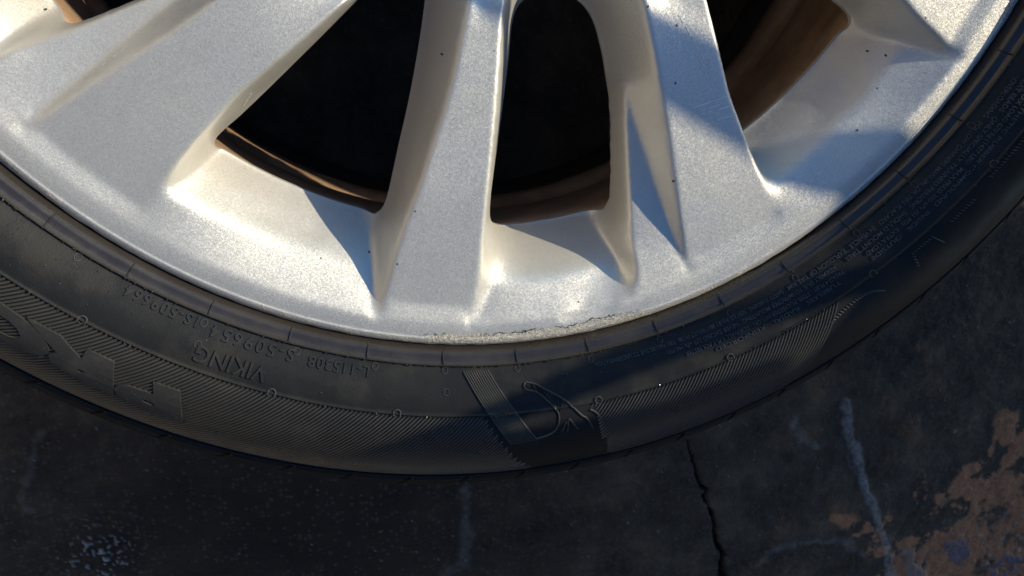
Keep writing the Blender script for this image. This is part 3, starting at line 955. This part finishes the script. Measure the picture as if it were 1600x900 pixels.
brown = sst(-0.02, 0.03, P_('brown', 0.9)) * sst(0.30, 0.48, n_mid + 0.15 * n_fine)
brown = np.maximum(brown, sst(-0.01, 0.02, P_('brown2', 0.08)))
brown = np.maximum(brown, 0.7 * sst(-0.03, 0.05, P_('brown3', 0.4)) * sst(0.45, 0.6, n_mid))
brown = np.maximum(brown, 0.22 * sst(0.52, 0.72, n_big) * sst(0.45, 0.65, n_mid) * sst(0.2, 1.2, GXX))
blue = np.maximum(sst(-0.01, 0.02, P_('blue', 0.15)) * sst(0.35, 0.6, n_fine), 0.8 * sst(-0.005, 0.01, P_('flake', 0.08)))
lump = sst(-0.01, 0.02, P_('lump', 0.06))
gritL = np.exp(-(np.hypot(GXX + 1.13, GYY - 2.15) / 0.10) ** 2) * (vnoise(GXX, GYY, 110, 91) > 0.80)
gritR = np.exp(-(np.hypot(GXX - 2.55, GYY - 2.55) / 0.35) ** 2) * (vnoise(GXX, GYY, 60, 95) > 0.86)
light = np.clip(gritL + 0.7 * gritR + 0.5 * (vnoise(GXX, GYY, 90, 97) > 0.965) * (n_mid > 0.5), 0, 1)
left_dark = np.exp(-((GXX + 0.55) / 0.95) ** 2 - ((GYY - 2.1) / 0.6) ** 2)  # deepens the tyre's shadow on the left ground in the colour
hgt = 0.020 * (n_big - 0.5) + 0.014 * (n_mid - 0.5) + 0.005 * (n_fine - 0.5) - 0.032 * crack + 0.006 * pale + 0.004 * brown * (n_fine - 0.3) + 0.010 * blue * n_fine + 0.02 * lump * n_fine + 0.010 * light
near = np.exp(-np.maximum(0, np.hypot(GXX - 0.6, GYY - 1.9) - 3.0))
hgt *= near
nx_, ny_ = GXX.shape
gv = np.stack([GXX * S, -GYY * S, hgt * S + GROUND], -1).reshape(-1, 3)
idx = np.arange(nx_ * ny_).reshape(nx_, ny_)
gf = np.stack([idx[:-1, :-1], idx[:-1, 1:], idx[1:, 1:], idx[1:, :-1]], -1).reshape(-1, 4)
gme = bpy.data.meshes.new('ground')
gme.vertices.add(len(gv)); gme.vertices.foreach_set('co', gv.ravel())
gme.loops.add(gf.size); gme.loops.foreach_set('vertex_index', gf.ravel().astype(np.int32))
gme.polygons.add(len(gf)); gme.polygons.foreach_set('loop_start', np.arange(0, gf.size, 4, dtype=np.int32))
gme.update(calc_edges=True)
gme.shade_smooth()
for nm, chans in (('stains', (brown, pale, blue)), ('marks', (light, crack, lump)), ('left_dark', (left_dark, left_dark, left_dark))):
    at = gme.color_attributes.new(nm, 'FLOAT_COLOR', 'POINT')
    c4 = np.ones((nx_ * ny_, 4), dtype=np.float32)
    for i, ch in enumerate(chans):
        c4[:, i] = ch.ravel()
    at.data.foreach_set('color', c4.ravel())
g = NT('oily stained concrete')
st = g.n('ShaderNodeAttribute', attribute_name='stains'); mk = g.n('ShaderNodeAttribute', attribute_name='marks')
s1 = g.n('ShaderNodeSeparateColor'); g.put(s1.inputs[0], st.outputs['Color'])
s2 = g.n('ShaderNodeSeparateColor'); g.put(s2.inputs[0], mk.outputs['Color'])
na = g.noise(18, 9, 0.68); nb = g.noise(120, 7, 0.65); nc = g.noise(420, 6, 0.7)
base = g.ramp(na, [(0.32, (0.028, 0.022, 0.015)), (0.50, (0.075, 0.058, 0.040)), (0.70, (0.17, 0.128, 0.084))])
base = g.mix(g.math('MULTIPLY', g.maprange(nb, 0.45, 0.75), 0.4), base, (0.12, 0.098, 0.07))
oa = g.n('ShaderNodeAttribute', attribute_name='left_dark')
base = g.mix(g.math('MULTIPLY', oa.outputs['Fac'], 0.85), base, (0.014, 0.015, 0.015))
base = g.mix(g.math('MULTIPLY', s1.outputs[0], g.maprange(nb, 0.25, 0.55, 0.45, 1.0)), base, (0.50, 0.23, 0.11))
base = g.mix(g.math('MULTIPLY', s1.outputs[1], g.maprange(nb, 0.35, 0.55, 0.25, 1.0)), base, (0.33, 0.32, 0.30))
base = g.mix(g.math('MULTIPLY', s1.outputs[2], 0.85), base, (0.11, 0.14, 0.20))
vg = g.n('ShaderNodeTexVoronoi', feature='F1'); vg.inputs['Scale'].default_value = 260; g.put(vg.inputs['Vector'], g.co)
sg = g.n('ShaderNodeSeparateColor'); g.put(sg.inputs[0], vg.outputs['Color'])
grit = g.math('MULTIPLY', g.math('GREATER_THAN', sg.outputs[0], 0.72), g.math('LESS_THAN', vg.outputs['Distance'], 0.42))
base = g.mix(g.math('MULTIPLY', grit, 0.22), base, (0.17, 0.155, 0.135))
base = g.mix(s2.outputs[0], base, (0.42, 0.42, 0.40))
base = g.mix(g.math('MULTIPLY', s2.outputs[1], 0.85), base, (0.008, 0.008, 0.009))
base = g.mix(g.math('MULTIPLY', s2.outputs[2], 0.8), base, (0.30, 0.24, 0.21))
sp = g.n('ShaderNodeSeparateXYZ'); g.put(sp.inputs[0], g.co)
dist = g.math('SQRT', g.math('ADD', g.math('POWER', g.math('SUBTRACT', sp.outputs[0], 0.14), 2.0), g.math('POWER', g.math('ADD', sp.outputs[1], 0.30), 2.0)))
# unseen ground takes an added concrete tone to bounce light at the spokes
base = g.mix(g.maprange(g.math('ADD', dist, g.math('MULTIPLY', g.math('SUBTRACT', g.noise(3, 5), 0.5), 0.25)), 0.78, 0.95), base, g.mix(na, (0.09, 0.083, 0.072), (0.14, 0.128, 0.112)))
g.set(color=base, spec=0.22, rough=g.maprange(na, 0.3, 0.7, 0.45, 0.8), normal=g.bump(nc, 0.0012, 0.8, g.bump(nb, 0.0040, 0.8)))
gme.materials.append(g.m)
ground = link('ground', gme)
ground['kind'] = 'structure'
ground['label'] = 'dark oily stained concrete with a crack and brown patches'
# ---------------------------------------------------------------- unseen wooden slabs, added only to shade the wheel from the right
WOOD = NT('shade blocker wood')
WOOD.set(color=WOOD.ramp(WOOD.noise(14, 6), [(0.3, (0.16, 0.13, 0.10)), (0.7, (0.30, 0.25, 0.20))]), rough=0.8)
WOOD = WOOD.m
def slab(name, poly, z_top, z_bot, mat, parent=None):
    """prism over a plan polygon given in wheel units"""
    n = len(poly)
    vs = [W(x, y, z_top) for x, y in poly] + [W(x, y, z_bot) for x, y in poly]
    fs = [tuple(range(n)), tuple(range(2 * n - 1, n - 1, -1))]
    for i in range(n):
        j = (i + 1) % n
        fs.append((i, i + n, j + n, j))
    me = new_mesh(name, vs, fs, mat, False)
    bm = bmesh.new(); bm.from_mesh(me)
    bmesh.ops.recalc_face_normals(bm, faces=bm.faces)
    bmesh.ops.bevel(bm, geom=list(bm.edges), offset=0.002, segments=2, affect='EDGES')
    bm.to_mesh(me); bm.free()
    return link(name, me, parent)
def shift(pts):
    return [(x + 1.9, y - 0.85) for x, y in pts]
blocker = bpy.data.objects.new('shade_blocker', None); COL.objects.link(blocker)
blocker['label'] = 'unseen wooden slab on legs added at right to shade the tyre and ground'
blocker['category'] = 'shade_blocker'
slab('blocker_top', shift([(0.66, 0.665), (4.9, 0.05), (4.9, 3.1), (-0.2, 2.35)]), -1.0, -0.96, WOOD, blocker)
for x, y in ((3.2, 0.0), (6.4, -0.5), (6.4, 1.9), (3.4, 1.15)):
    slab('blocker_leg', [(x, y), (x + 0.2, y), (x + 0.2, y + 0.2), (x, y + 0.2)], -0.958, 0.95, WOOD, blocker)
pl = slab('rim_shade_strip', shift([(-0.3, 0.114), (1.6, 1.007), (1.6, 1.255), (-0.3, 0.210)]), -1.022, -1.002, WOOD)  # added to cast the shadow band across spoke and rim
pl['label'] = 'unseen wooden strip added to cast a shadow band over the wheel'; pl['category'] = 'rim_shade_strip'
ba = slab('tyre_shade_strip', shift([(-0.6, 1.305), (0.62, 0.870), (1.2, 0.665), (1.2, 0.725), (0.62, 0.930), (-0.6, 1.36)]), -1.020, -1.002, WOOD)  # added to cast the thin shadow streak along the sidewall
ba['label'] = 'unseen thin wooden strip added to cast a shadow streak over the tyre'; ba['category'] = 'tyre_shade_strip'

pw = slab('tyre_shade_sheet', shift([(-0.75, 1.30), (-0.3, 1.205), (0.0, 1.190), (0.18, 1.158), (0.40, 1.075), (1.0, 1.5), (-0.3, 2.3)]), -1.020, -1.002, WOOD)  # added to keep the sun off the lower sidewall
pw['label'] = 'unseen wooden sheet added to shade the lower part of the tyre'; pw['category'] = 'helper_board'
# unseen timber panels added at left to bounce warm light into the spokes' flanks
BOUNCE = NT('pale bounce timber')
BOUNCE.set(color=BOUNCE.ramp(BOUNCE.noise(5, 6), [(0.3, (0.33, 0.27, 0.21)), (0.7, (0.46, 0.39, 0.31))]), rough=0.75)
BOUNCE = BOUNCE.m
helper_fence = bpy.data.objects.new('light_helper_fence', None); COL.objects.link(helper_fence)
helper_fence.location = (-1.35, 2.0, GROUND)
helper_fence.rotation_euler = (0, 0, radians(2))
helper_fence['label'] = 'unseen pale timber panels added at left to bounce light into the wheel'; helper_fence['category'] = 'helper_fence'
bm = bmesh.new(); bmesh.ops.create_cube(bm, size=1.0)
for v in bm.verts:
    v.co = Vector((v.co.x * 0.022, v.co.y * 0.142, (v.co.z + 0.5) * 1.75 + 0.03))
bmesh.ops.bevel(bm, geom=list(bm.edges), offset=0.003, segments=1, affect='EDGES')
bme = bpy.data.meshes.new('helper_board'); bm.to_mesh(bme); bm.free(); bme.materials.append(BOUNCE)
for k in range(36):
    link('helper_board', bme, helper_fence, (0.002 * random.uniform(-1, 1), -2.7 + 0.15 * k, 0.01 * random.random()))
bm = bmesh.new(); bmesh.ops.create_cube(bm, size=1.0)
for v in bm.verts:
    v.co = Vector((v.co.x * 0.04 - 0.033, v.co.y * 5.4 - 0.07, v.co.z * 0.09))
rme = bpy.data.meshes.new('helper_rail'); bm.to_mesh(rme); bm.free(); rme.materials.append(BOUNCE)
for z_ in (0.35, 1.15):
    link('helper_rail', rme, helper_fence, (0, 0, z_))

# unseen dark panels added to keep the bright horizon off the lower tyre
DARK = NT('horizon blocker timber')
DARK.set(color=DARK.ramp(DARK.noise(5, 6), [(0.3, (0.028, 0.024, 0.020)), (0.7, (0.06, 0.052, 0.044))]), rough=0.7)
DARK = DARK.m
dark_helper_fence = bpy.data.objects.new('light_helper_fence', None); COL.objects.link(dark_helper_fence)
dark_helper_fence.location = (0.3, -1.5, GROUND)
dark_helper_fence.rotation_euler = (0, 0, radians(90))
dark_helper_fence['label'] = 'unseen dark timber panels added below the wheel to block the horizon'; dark_helper_fence['category'] = 'helper_fence'
bme2 = bme.copy(); bme2.materials.clear(); bme2.materials.append(DARK)
rme2 = rme.copy(); rme2.materials.clear(); rme2.materials.append(DARK)
for k in range(36):
    link('helper_board', bme2, dark_helper_fence, (0.002 * random.uniform(-1, 1), -2.7 + 0.15 * k, 0.01 * random.random()))
for z_ in (0.35, 1.15):
    link('helper_rail', rme2, dark_helper_fence, (0, 0, z_))
